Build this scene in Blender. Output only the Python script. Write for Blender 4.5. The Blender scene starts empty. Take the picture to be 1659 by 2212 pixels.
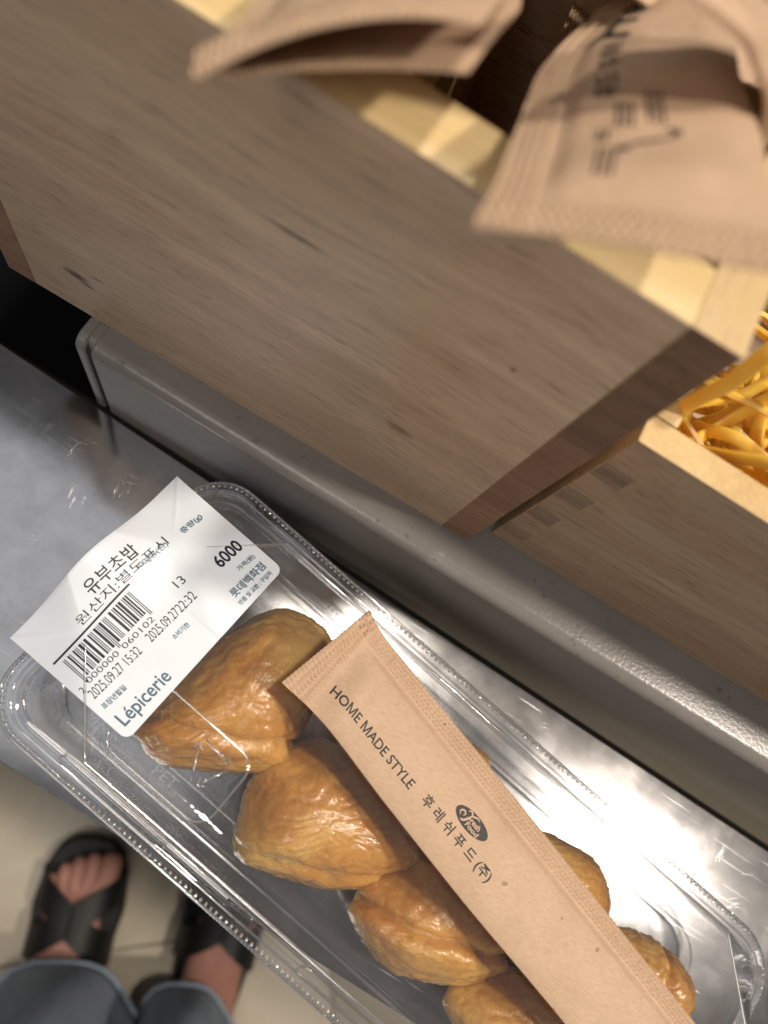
import bpy, bmesh, math, random
import numpy as np
from mathutils import Vector, Matrix, noise

S = 0.001                      # everything below is written in millimetres
SC = bpy.context.scene
COL = SC.collection
random.seed(7)
np.random.seed(7)

# ------------------------------------------------------------------ camera
cam = bpy.data.cameras.new("camera")
cam.sensor_fit = 'VERTICAL'
cam.sensor_height = 24.0
cam.lens = 24.0 * 1560.0 / 2212.0
cam.clip_start = 0.005
cam.clip_end = 50.0
cam.dof.use_dof = True
cam.dof.focus_distance = 0.19
cam.dof.aperture_fstop = 6.6
cam_ob = bpy.data.objects.new("camera", cam)
COL.objects.link(cam_ob)
RX = Vector((0.8478357, 0.4836396, 0.2174107))       # image right in world
RD = Vector((0.5273538, -0.8119192, -0.2503700))     # image down in world
RF = Vector((0.0554311, 0.3269250, -0.9434233))      # view direction in world
m = Matrix((RX, -RD, -RF)).transposed().to_4x4()
m.translation = Vector((0, 0, 0.235))
cam_ob.matrix_world = m
SC.camera = cam_ob

# ------------------------------------------------------------------ world and lamps (indoor)
w = bpy.data.worlds.new("World")
SC.world = w
w.use_nodes = True
wb = w.node_tree.nodes["Background"]
wb.inputs[0].default_value = (1.0, 0.97, 0.95, 1)
wb.inputs[1].default_value = 0.085


def lamp(name, loc, target, size, watts, col, shape='DISK', spread=180):
    l = bpy.data.lights.new(name, 'AREA')
    l.shape = shape
    l.size = size
    l.energy = watts
    l.color = col
    l.spread = math.radians(spread)
    o = bpy.data.objects.new(name, l)
    COL.objects.link(o)
    o.location = loc
    o.rotation_euler = (Vector(target) - Vector(loc)).to_track_quat('-Z', 'Y').to_euler()
    return o


lamp("downlight_key", (0.144 + 0.525 * 1.7, 0.04 + 0.125 * 1.7, 0.845 * 1.7), (0.06, 0.03, 0), 0.12, 20.0, (1.0, 0.89, 0.76))
lamp("downlight_back", (0.265, 0.415, 1.80), (0.0, 0.05, 0), 0.11, 17.0, (1.0, 0.90, 0.77))
lamp("overhead_fill", (-0.55, -0.05, 1.9), (0.0, 0.02, 0), 1.2, 2.6, (0.95, 0.97, 1.0), shape='SQUARE')  # unseen broad fill, added to give the steel even light
lamp("downlight_aisle", (-0.25, -1.15, 1.25), (-0.03, 0.0, 0.0), 0.75, 7.2, (1.0, 0.92, 0.83))

SC.view_settings.view_transform = 'Standard'
SC.view_settings.look = 'None'
SC.view_settings.exposure = 0.0
SC.view_settings.gamma = 1.0
SC.render.engine = 'CYCLES'
cy = SC.cycles
cy.use_denoising = True
cy.max_bounces = 10
cy.transparent_max_bounces = 40
cy.sample_clamp_indirect = 4.0
cy.caustics_reflective = False
cy.caustics_refractive = False


# ------------------------------------------------------------------ helpers
def lin(c):
    return tuple((x / 12.92 if x <= 0.04045 else ((x + 0.055) / 1.055) ** 2.4) for x in c)


def link(o, parent=None):
    COL.objects.link(o)
    if parent is not None:
        o.parent = parent
    return o


def tag(o, label=None, cat=None, group=None, kind=None):
    if label: o['label'] = label
    if cat: o['category'] = cat
    if group: o['group'] = group
    if kind: o['kind'] = kind
    return o


def mk(name, verts, faces, mat, parent=None, smooth=False, sharp=None, scale=True):
    me = bpy.data.meshes.new(name)
    v = np.asarray(verts, dtype=float)
    if scale:
        v = v * S
    me.from_pydata([tuple(p) for p in v], [], [tuple(int(i) for i in f) for f in faces])
    me.update()
    if mat is not None:
        me.materials.append(mat)
    if smooth:
        me.polygons.foreach_set('use_smooth', [True] * len(me.polygons))
        if sharp is not None:
            me.set_sharp_from_angle(angle=math.radians(sharp))
    o = bpy.data.objects.new(name, me)
    return link(o, parent)


def empty(name, loc=(0, 0, 0), rz=0.0):
    o = bpy.data.objects.new(name, None)
    o.empty_display_size = 0.02
    o.location = Vector(loc) * S
    o.rotation_euler = (0, 0, rz)
    return link(o)


def bm_box(x0, x1, y0, y1, z0, z1, bev=0.0, seg=2, cuts=0):
    bm = bmesh.new()
    bmesh.ops.create_cube(bm, size=1.0)
    for v in bm.verts:
        v.co = Vector(((x0 + x1) / 2 + v.co.x * (x1 - x0), (y0 + y1) / 2 + v.co.y * (y1 - y0), (z0 + z1) / 2 + v.co.z * (z1 - z0)))
    if bev > 0:
        bmesh.ops.bevel(bm, geom=bm.edges[:], offset=bev, segments=seg, affect='EDGES', profile=0.6)
    return bm


def from_bm(name, bm, mat, parent=None, smooth=True, sharp=35):
    for v in bm.verts:
        v.co *= S
    me = bpy.data.meshes.new(name)
    bm.to_mesh(me)
    bm.free()
    if mat is not None:
        me.materials.append(mat)
    if smooth:
        me.polygons.foreach_set('use_smooth', [True] * len(me.polygons))
        me.set_sharp_from_angle(angle=math.radians(sharp))
    o = bpy.data.objects.new(name, me)
    return link(o, parent)


def box(name, dims, mat, parent=None, bev=0.6):
    return from_bm(name, bm_box(*dims, bev=bev), mat, parent)


def catmull(P, n):
    """n points along a Catmull-Rom curve through P (k,3)"""
    P = np.asarray(P, float)
    k = len(P)
    Q = np.vstack([2 * P[0] - P[1], P, 2 * P[-1] - P[-2]])
    out = []
    for t in np.linspace(0, k - 1, n):
        i = min(int(t), k - 2)
        f = t - i
        a, b, c, d = Q[i], Q[i + 1], Q[i + 2], Q[i + 3]
        out.append(0.5 * ((2 * b) + (-a + c) * f + (2 * a - 5 * b + 4 * c - d) * f * f + (-a + 3 * b - 3 * c + d) * f ** 3))
    return np.array(out)


def tube(path, rad, seg=8, closed=False):
    """verts, faces of a round tube along path"""
    P = np.asarray(path, float)
    n = len(P)
    V, F = [], []
    r = np.broadcast_to(np.asarray(rad, float), (n,))
    up = Vector((0, 0, 1))
    for i in range(n):
        a = P[(i - 1) % n] if (closed or i > 0) else P[i]
        b = P[(i + 1) % n] if (closed or i < n - 1) else P[i]
        t = Vector(b - a).normalized()
        ref = up if abs(t.z) < 0.95 else Vector((1, 0, 0))
        e1 = t.cross(ref).normalized()
        e2 = e1.cross(t)
        for j in range(seg):
            an = 2 * math.pi * j / seg
            V.append(P[i] + r[i] * (math.cos(an) * np.array(e1) + math.sin(an) * np.array(e2)))
    m_ = n if closed else n - 1
    for i in range(m_):
        for j in range(seg):
            F.append((i * seg + j, i * seg + (j + 1) % seg, ((i + 1) % n) * seg + (j + 1) % seg, ((i + 1) % n) * seg + j))
    if not closed:
        F.append(tuple(range(seg - 1, -1, -1)))
        F.append(tuple((n - 1) * seg + j for j in range(seg)))
    return V, F


def join_vf(parts):
    V, F = [], []
    for v, f in parts:
        o = len(V)
        V += list(v)
        F += [tuple(i + o for i in q) for q in f]
    return V, F


# ------------------------------------------------------------------ materials
class NT:
    def __init__(self, name):
        self.m = bpy.data.materials.new(name)
        self.m.use_nodes = True
        self.t = self.m.node_tree
        self.n = self.t.nodes
        self.b = self.n["Principled BSDF"]
        self.out = self.n["Material Output"]

    def add(self, typ, **kw):
        n = self.n.new(typ)
        for k, v in kw.items():
            if k.startswith('i_'):
                n.inputs[k[2:]].default_value = v
            else:
                setattr(n, k, v)
        return n

    def l(self, a, b):
        self.t.links.new(a, b)

    def coords(self, scale=(1, 1, 1), loc=(0, 0, 0), rot=(0, 0, 0), kind='Object'):
        tc = self.add('ShaderNodeTexCoord')
        mp = self.add('ShaderNodeMapping')
        mp.inputs['Scale'].default_value = scale
        mp.inputs['Location'].default_value = loc
        mp.inputs['Rotation'].default_value = rot
        self.l(tc.outputs[kind], mp.inputs['Vector'])
        return mp.outputs['Vector']

    def noise(self, vec, scale=1.0, detail=4.0, rough=0.55, dist=0.0):
        n = self.add('ShaderNodeTexNoise')
        n.inputs['Scale'].default_value = scale
        n.inputs['Detail'].default_value = detail
        n.inputs['Roughness'].default_value = rough
        n.inputs['Distortion'].default_value = dist
        self.l(vec, n.inputs['Vector'])
        return n.outputs['Fac']

    def ramp(self, fac, stops, interp='LINEAR'):
        r = self.add('ShaderNodeValToRGB')
        r.color_ramp.interpolation = interp
        el = r.color_ramp.elements
        while len(el) < len(stops):
            el.new(0.5)
        for e, (p, c) in zip(el, stops):
            e.position = p
            e.color = (*c, 1) if len(c) == 3 else c
        self.l(fac, r.inputs['Fac'])
        return r.outputs['Color']

    def math(self, op, a, b=None, clamp=False):
        n = self.add('ShaderNodeMath', operation=op)
        n.use_clamp = clamp
        for i, x in enumerate((a, b)):
            if x is None: continue
            if isinstance(x, (int, float)):
                n.inputs[i].default_value = x
            else:
                self.l(x, n.inputs[i])
        return n.outputs[0]

    def mix(self, fac, a, b, mode='MIX'):
        n = self.add('ShaderNodeMix', data_type='RGBA', blend_type=mode)
        for s, x in ((n.inputs[0], fac), (n.inputs[6], a), (n.inputs[7], b)):
            if isinstance(x, (int, float)):
                s.default_value = x
            elif isinstance(x, tuple):
                s.default_value = (*x, 1)
            else:
                self.l(x, s)
        return n.outputs[2]

    def bump(self, h, strength=0.5, dist=0.0005):
        n = self.add('ShaderNodeBump')
        n.inputs['Strength'].default_value = strength
        n.inputs['Distance'].default_value = dist
        self.l(h, n.inputs['Height'])
        self.l(n.outputs[0], self.b.inputs['Normal'])
        return n

    def set(self, **kw):
        for k, v in kw.items():
            k = k.replace('_', ' ')
            s = self.b.inputs[k]
            if hasattr(v, 'links'):
                self.l(v, s)
            elif isinstance(v, tuple) and len(v) == 3 and s.type == 'RGBA':
                s.default_value = (*v, 1)
            else:
                s.default_value = v
        return self


def wood(name, along, light, mid, dark, knots=(), rough=0.42, seed=0.0, pore=1.0):
    """long-grained board; along = 0/1/2, the axis of the grain"""
    k = NT(name)

    def sc(a, c):
        s = [c, c, c]
        s[along] = a
        return tuple(s)
    tc = k.coords((1, 1, 1), (seed, seed * 0.7, seed * 1.3))
    warp = k.add('ShaderNodeTexNoise')
    warp.inputs['Scale'].default_value = 14
    warp.inputs['Detail'].default_value = 2
    k.l(tc, warp.inputs['Vector'])
    va = k.add('ShaderNodeVectorMath', operation='SCALE')
    va.inputs['Scale'].default_value = 0.010
    k.l(warp.outputs['Color'], va.inputs[0])
    vb = k.add('ShaderNodeVectorMath', operation='ADD')
    k.l(tc, vb.inputs[0])
    k.l(va.outputs[0], vb.inputs[1])
    base = vb.outputs[0]

    def stretched(a, c, **kw):
        mp = k.add('ShaderNodeMapping')
        mp.inputs['Scale'].default_value = sc(a, c)
        k.l(base, mp.inputs['Vector'])
        return k.noise(mp.outputs['Vector'], 1.0, **kw)
    broad = stretched(5, 90, detail=3, rough=0.5)
    fine = stretched(26, 800, detail=4, rough=0.68)
    streak = stretched(48, 520, detail=3, rough=0.6)
    pores = stretched(90, 2000, detail=2, rough=0.5)
    c = k.ramp(broad, [(0.30, mid), (0.68, light)])
    c = k.mix(k.ramp(fine, [(0.36, (0.8, 0.8, 0.8)), (0.58, (0, 0, 0))]), c, mid)
    c = k.mix(k.math('MULTIPLY', k.ramp(streak, [(0.57, (0, 0, 0)), (0.74, (1, 1, 1))]), 0.32 * pore), c, dark)
    c = k.mix(k.math('MULTIPLY', k.ramp(pores, [(0.61, (0, 0, 0)), (0.72, (1, 1, 1))]), 0.75 * pore), c, dark)
    for (p, rad, stretch, col, amt) in knots:
        sub = k.add('ShaderNodeVectorMath', operation='SUBTRACT')
        tc2 = k.add('ShaderNodeTexCoord')
        k.l(tc2.outputs['Object'], sub.inputs[0])
        sub.inputs[1].default_value = (p[0] * S, 0.0, (p[2] - 42.0) * S)
        mp = k.add('ShaderNodeMapping')
        s_ = [1000.0 / rad] * 3
        s_[along] = 1000.0 / (rad * stretch)
        mp.inputs['Scale'].default_value = s_
        k.l(sub.outputs[0], mp.inputs['Vector'])
        ln = k.add('ShaderNodeVectorMath', operation='LENGTH')
        k.l(mp.outputs[0], ln.inputs[0])
        d = k.math('ADD', ln.outputs['Value'], k.math('MULTIPLY', k.math('SUBTRACT', fine, 0.5), 1.3))
        c = k.mix(k.math('MULTIPLY', k.ramp(d, [(0.35, (1, 1, 1)), (1.0, (0, 0, 0))]), amt), c, col)
    k.set(Base_Color=c, Roughness=rough)
    k.b.inputs['Coat Weight'].default_value = 0.3
    k.b.inputs['Coat Roughness'].default_value = 0.35
    k.bump(k.math('ADD', fine, pores), 0.25, 0.0003)
    return k.m


def endgrain(name, light, dark, seed=0.0, centre=(0.06, 0.03)):
    k = NT(name)
    v = k.coords((1, 1, 1), (seed, 0, centre[0]))
    n = k.noise(v, 900, 4, 0.7)
    ring = k.noise(k.coords((40, 40, 260), (seed, 0, 0)), 1.0, 3, 0.6, 0.8)
    fac = k.math('ADD', k.math('MULTIPLY', ring, 0.55), k.math('MULTIPLY', n, 0.45))
    k.set(Base_Color=k.ramp(fac, [(0.32, dark), (0.66, light)]), Roughness=0.65)
    k.bump(n, 0.3, 0.0003)
    return k.m


W_L, W_M, W_D = lin((0.87, 0.77, 0.66)), lin((0.75, 0.64, 0.535)), lin((0.43, 0.32, 0.245))
M_wood_x = wood('rubberwood_long', 0, W_L, W_M, W_D,
                knots=[((-87.0, 70.8, 61.5), 2.0, 2.2, lin((0.25, 0.14, 0.07)), 0.95), ((-84.0, 70.8, 59.6), 0.9, 3.0, lin((0.22, 0.12, 0.06)), 0.9),
                       ((-31, 72, 127), 0.8, 9, lin((0.25, 0.17, 0.11)), 0.9), ((2, 72, 82), 2.4, 2.0, lin((0.50, 0.36, 0.22)), 0.7),
                       ((-80, 71, 66), 0.5, 5, lin((0.3, 0.2, 0.12)), 0.8), ((13, 72, 127), 0.7, 1.1, lin((0.3, 0.22, 0.15)), 0.9)])
M_wood_y = wood('rubberwood_side', 1, lin((0.85, 0.74, 0.55)), lin((0.78, 0.66, 0.46)), lin((0.5, 0.36, 0.22)), seed=0.4, pore=0.7)
M_tray_x = wood('paulownia_long', 0, lin((0.74, 0.66, 0.56)), lin((0.64, 0.53, 0.44)), lin((0.36, 0.27, 0.21)), seed=1.7, rough=0.7, pore=0.9)
M_end = endgrain('end_grain', lin((0.60, 0.47, 0.38)), lin((0.46, 0.34, 0.27)))
M_end_strips = [M_end, endgrain('end_grain_b', lin((0.56, 0.44, 0.35)), lin((0.43, 0.32, 0.25)), seed=2.1), endgrain('end_grain_c', lin((0.63, 0.50, 0.41)), lin((0.50, 0.37, 0.30)), seed=4.2)]
M_end2 = endgrain('tray_end_grain', lin((0.64, 0.56, 0.48)), lin((0.48, 0.41, 0.35)), seed=0.3)
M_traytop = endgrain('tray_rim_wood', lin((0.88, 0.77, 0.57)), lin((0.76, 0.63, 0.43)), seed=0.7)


def powder():
    k = NT('grey_powder_coat')
    v = k.coords((1, 1, 1))
    n = k.noise(v, 900, 2, 0.5)
    n2 = k.noise(v, 60, 4, 0.6)
    sp = k.ramp(k.noise(v, 420, 1, 0.4), [(0.70, (0, 0, 0)), (0.745, (1, 1, 1))])
    c = k.ramp(n2, [(0.3, lin((0.52, 0.50, 0.485))), (0.7, lin((0.56, 0.54, 0.525)))])
    c = k.mix(k.math('MULTIPLY', sp, 0.3), c, lin((0.2, 0.18, 0.17)))
    k.set(Base_Color=c, Roughness=0.29)
    k.b.inputs['Specular IOR Level'].default_value = 0.5
    k.bump(n, 0.13, 0.0006)
    return k.m


def steel():
    k = NT('scratched_stainless_steel')
    v = k.coords((1, 1, 1))
    smudge = k.noise(v, 30, 5, 0.62, 0.8)
    cloud = k.noise(v, 95, 4, 0.6, 0.4)
    fine = k.noise(v, 300, 3, 0.6, 0.3)
    patch = k.ramp(k.noise(v, 42, 3, 0.55, 0.5), [(0.50, (0, 0, 0)), (0.66, (1, 1, 1))])
    # faint straight scratches in three directions
    tot = None
    for (rz, a_, c_, th) in ((0.35, 26, 1500, 0.72), (-0.75, 34, 1300, 0.735), (1.25, 30, 1700, 0.73)):
        q = k.noise(k.coords((a_, c_, 1), rot=(0, 0, rz)), 1.0, 1, 0.4)
        q = k.ramp(q, [(th, (0, 0, 0)), (th + 0.03, (1, 1, 1))])
        tot = q if tot is None else k.math('MAXIMUM', tot, q)
    scr = k.math('MULTIPLY', tot, k.math('ADD', k.math('MULTIPLY', patch, 0.8), 0.2))
    r = k.math('ADD', k.math('MULTIPLY', k.ramp(smudge, [(0.30, (0, 0, 0)), (0.75, (1, 1, 1))]), 0.035), 0.125)
    r = k.math('ADD', r, k.math('ADD', k.math('MULTIPLY', patch, 0.025), k.math('MULTIPLY', scr, 0.22)))
    c = k.mix(k.math('MULTIPLY', scr, 0.5), lin((0.78, 0.775, 0.78)), lin((0.92, 0.93, 0.95)))
    c = k.mix(k.ramp(cloud, [(0.38, (0, 0, 0)), (0.68, (0.6, 0.6, 0.6))]), c, lin((0.66, 0.655, 0.66)))
    k.set(Base_Color=c, Metallic=1.0, Roughness=r)
    h = k.math('ADD', k.math('MULTIPLY', fine, 0.18), k.math('ADD', k.math('MULTIPLY', scr, 0.6), k.math('MULTIPLY', cloud, 0.03)))
    k.bump(h, 0.045, 0.0005)
    return k.m


def simple(name, col, rough=0.5, metallic=0.0, nscale=None, namt=0.15, bump=None, spec=0.5):
    k = NT(name)
    c = lin(col)
    if nscale:
        v = k.coords((1, 1, 1))
        n = k.noise(v, nscale, 4, 0.6)
        d = tuple(x * (1 - namt) for x in c)
        u = tuple(min(1, x * (1 + namt)) for x in c)
        k.set(Base_Color=k.ramp(n, [(0.3, d), (0.7, u)]))
        if bump:
            k.bump(n, bump[0], bump[1])
    else:
        k.set(Base_Color=c)
    k.set(Roughness=rough, Metallic=metallic)
    k.b.inputs['Specular IOR Level'].default_value = spec
    return k.m


def kraft():
    k = NT('kraft_paper')
    v = k.coords((1, 1, 1))
    fib = k.noise(k.coords((500, 2600, 2600)), 1.0, 3, 0.7)
    cl = k.noise(v, 70, 4, 0.6)
    c = k.ramp(cl, [(0.3, lin((0.75, 0.635, 0.53))), (0.7, lin((0.79, 0.675, 0.57)))])
    c = k.mix(k.math('MULTIPLY', k.ramp(fib, [(0.35, (1, 1, 1)), (0.6, (0, 0, 0))]), 0.35), c, lin((0.64, 0.51, 0.38)))
    sp = k.ramp(k.noise(v, 350, 1, 0.4), [(0.765, (0, 0, 0)), (0.785, (1, 1, 1))])
    c = k.mix(k.math('MULTIPLY', sp, 0.5), c, lin((0.4, 0.28, 0.18)))
    k.set(Base_Color=c, Roughness=0.62)
    k.b.inputs['Specular IOR Level'].default_value = 0.35
    k.bump(k.math('ADD', fib, k.noise(v, 500, 3, 0.6)), 0.22, 0.0003)
    return k.m


def clear(name, f0=0.10, tint=(0.975, 0.98, 0.985), rough=0.035, haze=0.02, wav=0.25, wscale=120):
    k = NT(name)
    k.n.remove(k.b)
    lw = k.add('ShaderNodeLayerWeight')
    lw.inputs['Blend'].default_value = 0.5
    p = k.math('POWER', lw.outputs['Facing'], 4.0)
    fac = k.math('ADD', k.math('MULTIPLY', p, 0.92), f0, clamp=True)
    tr = k.add('ShaderNodeBsdfTransparent')
    tr.inputs['Color'].default_value = (*tint, 1)
    gl = k.add('ShaderNodeBsdfGlossy')
    gl.inputs['Roughness'].default_value = rough
    gl.inputs['Color'].default_value = (1, 1, 1, 1)
    df = k.add('ShaderNodeBsdfDiffuse')
    df.inputs['Color'].default_value = (0.8, 0.83, 0.88, 1)
    v = k.coords((1, 1, 1))
    n = k.noise(v, wscale, 3, 0.55, 0.6)
    bp = k.add('ShaderNodeBump')
    bp.inputs['Strength'].default_value = wav
    bp.inputs['Distance'].default_value = 0.0006
    k.l(n, bp.inputs['Height'])
    for s in (lw, gl):
        k.l(bp.outputs[0], s.inputs['Normal'])
    hz = k.add('ShaderNodeMixShader')
    hz.inputs[0].default_value = haze
    k.l(tr.outputs[0], hz.inputs[1])
    k.l(df.outputs[0], hz.inputs[2])
    mx = k.add('ShaderNodeMixShader')
    k.l(fac, mx.inputs[0])
    k.l(hz.outputs[0], mx.inputs[1])
    k.l(gl.outputs[0], mx.inputs[2])
    k.l(mx.outputs[0], k.out.inputs['Surface'])
    return k.m


def tofu():
    k = NT('fried_tofu_skin')
    v = k.coords((1, 1, 1))
    big = k.noise(v, 48, 3, 0.5, 0.4)
    med = k.noise(v, 330, 4, 0.65, 0.5)
    fine = k.noise(v, 1300, 3, 0.65)
    c = k.ramp(big, [(0.28, lin((0.75, 0.51, 0.235))), (0.5, lin((0.845, 0.63, 0.325))), (0.74, lin((0.905, 0.74, 0.43)))])
    c = k.mix(k.ramp(med, [(0.30, (0.4, 0.4, 0.4)), (0.52, (0, 0, 0))]), c, lin((0.72, 0.47, 0.21)))
    k.set(Base_Color=c, Roughness=k.math('ADD', k.math('MULTIPLY', med, 0.25), 0.10))
    k.b.inputs['Subsurface Weight'].default_value = 0.7
    k.b.inputs['Subsurface Radius'].default_value = (1.0, 0.5, 0.2)
    k.b.inputs['Subsurface Scale'].default_value = 0.006
    k.b.inputs['Coat Weight'].default_value = 1.0
    k.b.inputs['Coat Roughness'].default_value = 0.09
    k.bump(k.math('ADD', k.math('MULTIPLY', med, 0.7), k.math('MULTIPLY', fine, 0.5)), 0.6, 0.0008)
    cb = k.add('ShaderNodeBump')
    cb.inputs['Strength'].default_value = 0.30
    cb.inputs['Distance'].default_value = 0.0006
    k.l(k.math('ADD', k.math('MULTIPLY', med, 0.8), k.math('MULTIPLY', fine, 0.6)), cb.inputs['Height'])
    k.l(cb.outputs[0], k.b.inputs['Coat Normal'])
    return k.m


def rubber():
    k = NT('amber_rubber')
    v = k.coords((1, 1, 1))
    n = k.noise(v, 90, 2, 0.5)
    k.set(Base_Color=k.ramp(n, [(0.3, lin((0.92, 0.69, 0.22))), (0.7, lin((0.97, 0.81, 0.38)))]), Roughness=0.38)
    k.b.inputs['Subsurface Weight'].default_value = 0.5
    k.b.inputs['Subsurface Radius'].default_value = (1.0, 0.6, 0.15)
    k.b.inputs['Subsurface Scale'].default_value = 0.003
    return k.m


M_powder = powder()
M_steel = steel()
M_kraft = kraft()
M_lid = clear('clear_lid_plastic')
M_base = clear('clear_base_plastic', f0=0.055, haze=0.015, wav=0.35, wscale=80)
M_bead = clear('clear_rib_plastic', f0=0.26, rough=0.07, haze=0.06, wav=0.1)
M_sparkle = clear('moulded_bead_plastic', f0=0.5, rough=0.08, haze=0.08, wav=0.05)
M_tofu = tofu()
M_rubber = rubber()
M_ink = simple('black_ink', (0.16, 0.15, 0.16), 0.6)
M_inkgrey = simple('thermal_print', (0.13, 0.13, 0.15), 0.5)
M_inkdark = simple('dark_print', (0.10, 0.10, 0.17), 0.35)
M_inkblue = simple('blue_grey_ink', (0.30, 0.41, 0.48), 0.35)
M_paper = simple('white_label_paper', (0.87, 0.895, 0.93), 0.38, nscale=60, namt=0.02, spec=0.5)
M_black = simple('void_black', (0.035, 0.035, 0.05), 0.7, nscale=30, namt=0.3, spec=0.15)  # dark of the void under the shelf, put into the colour
M_skin = simple('skin', (0.72, 0.52, 0.46), 0.55, nscale=60, namt=0.10)
M_sandal = simple('black_sandal_rubber', (0.055, 0.055, 0.06), 0.55, nscale=200, namt=0.2)
M_green = simple('dark_green_film', (0.15, 0.30, 0.12), 0.4, nscale=90, namt=0.3)


def denim():
    k = NT('faded_denim')
    v = k.coords((1, 1, 1))
    n = k.noise(k.coords((30, 30, 8)), 1.0, 4, 0.6)
    f = k.noise(v, 1500, 2, 0.6)
    c = k.ramp(n, [(0.3, lin((0.50, 0.55, 0.62))), (0.7, lin((0.66, 0.72, 0.79)))])
    c = k.mix(k.math('MULTIPLY', f, 0.3), c, lin((0.32, 0.36, 0.44)))
    k.set(Base_Color=c, Roughness=0.9)
    return k.m


def tile_mat():
    k = NT('beige_floor_tile')
    v = k.coords((1, 1, 1))
    n = k.noise(v, 9, 5, 0.6, 0.8)
    c = k.ramp(n, [(0.3, lin((0.74, 0.69, 0.61))), (0.7, lin((0.82, 0.78, 0.70)))])
    k.set(Base_Color=c, Roughness=0.35)
    return k.m


M_denim = denim()
M_hem = simple('pale_denim_hem', (0.58, 0.64, 0.70), 0.9, nscale=200, namt=0.12)
M_tile = tile_mat()
M_grout = simple('grout', (0.42, 0.39, 0.35), 0.9, nscale=150, namt=0.15)

# ------------------------------------------------------------------ the setting: floor
FZ = -750.0
floor = box('floor', (-1800, 1800, -1900, 1300, FZ - 40, FZ - 2.5), M_grout, bev=0)
tag(floor, 'beige tiled shop floor far below the counter', 'floor', kind='structure')
ts = 398.0
proto = None
for i in range(-4, 5):
    for j in range(-4, 4):
        # one joint crosses near the right foot
        x0, y0 = 28.0 + i * 400.0, -258.0 + j * 400.0
        if proto is None:
            proto = box('floor_tile', (0, ts, 0, ts, -8, 0), M_tile, floor, bev=1.0)
            o = proto
        else:
            o = proto.copy()
            link(o, floor)
        o.location = Vector((x0, y0, FZ)) * S
# the tile joints run along the store, not along the counter
for o in list(floor.children):
    p = Vector((o.location.x, o.location.y, 0))
    p.rotate(Matrix.Rotation(math.radians(34), 3, 'Z'))
    o.location.x, o.location.y = p.x + 0.09, p.y + 0.05
    o.rotation_euler = (0, 0, math.radians(34))

# cabinet body added to turn the dark void under the shelf black
cab = empty('void_filler_cabinet', (0, 300, FZ))
tag(cab, 'black cabinet added to fill the dark void under the grey shelf, left and below the wooden box', 'cabinet')
box('void_filler_body', (-600, 700, -222, 300, 0, 700 - 15), M_black, cab, bev=2)
box('void_filler_foot', (-590, 690, -212, 290, -0.0, 0.5), M_black, cab, bev=0)

# ------------------------------------------------------------------ grey powder-coated shelf with rounded lip
shelf = empty('metal_shelf', (0, 62, 0), 0.0)
tag(shelf, 'grey powder-coated metal shelf with a rounded front lip under the wooden boxes', 'shelf')


def lip_profile(y0, z1, r, z0, depth):
    pr = [(y0, z0)]
    for a in np.linspace(180, 90, 10):
        pr.append((y0 + r + r * math.cos(math.radians(a)), z1 - r + r * math.sin(math.radians(a))))
    pr.append((y0 + depth, z1))
    pr.append((y0 + depth, z0))
    return pr


def extrude_x(pr, x0, x1, rcap=0.0):
    V, F = [], []
    n = len(pr)
    cy_ = np.mean([p[0] for p in pr])
    xs = [(x0, 0.9), (x0 + 0.2, 0.35), (x0 + 0.8, 0.0), (x1 - 0.8, 0.0), (x1 - 0.2, 0.35), (x1, 0.9)]
    for x, ins in xs:
        for (y, z) in pr:
            yy = y + (ins if y < cy_ else -ins)
            V.append((x, yy, z - (ins if z > 0 else 0)))
    for i in range(len(xs) - 1):
        for j in range(n):
            F.append((i * n + j, (i + 1) * n + j, (i + 1) * n + (j + 1) % n, i * n + (j + 1) % n))
    F.append(tuple(range(n)))
    F.append(tuple((len(xs) - 1) * n + j for j in range(n - 1, -1, -1)))
    return V, F


# local y measured from y=62
V, F = extrude_x(lip_profile(-0.6, 42.0, 4.2, -1.5, 240), -81.2, 420)
V = [(x, y, z if z > 0 else -1.5 - 0.135 * (x + 81.2)) for (x, y, z) in V]      # lower edge runs slightly downhill
mk('front_lip', V, F, M_powder, shelf, True, 30)
V, F = extrude_x(lip_profile(-0.4, 42.0, 4.2, -1.5, 30), -86.4, -82.7)
mk('end_cap', V, F, M_powder, shelf, True, 30)
V, F = extrude_x(lip_profile(1.6, 41.7, 2.5, -1.5, 28), -84.5, -80.0)
mk('inner_flange', V, F, M_powder, shelf, True, 30)

# ------------------------------------------------------------------ stainless steel ledge
A_ = math.atan(-0.0345)
ledge = empty('steel_ledge', (0, 56.8, 0), A_)
tag(ledge, 'narrow scratched stainless steel ledge in front of the grey shelf, carrying the clear food box', 'ledge')
top = bm_box(-420, 420, -101.5, 0, -1.2, 0, bev=0.5, seg=3)
from_bm('ledge_top', top, M_steel, ledge)
fr = bm_box(-420, 420, -101.3, -100.1, -26, -1.25, bev=0.3)
from_bm('front_fold', fr, M_steel, ledge)
bk = bm_box(-420, 420, -1.4, -0.2, -26, -1.25, bev=0.3)
from_bm('back_fold', bk, M_steel, ledge)

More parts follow.
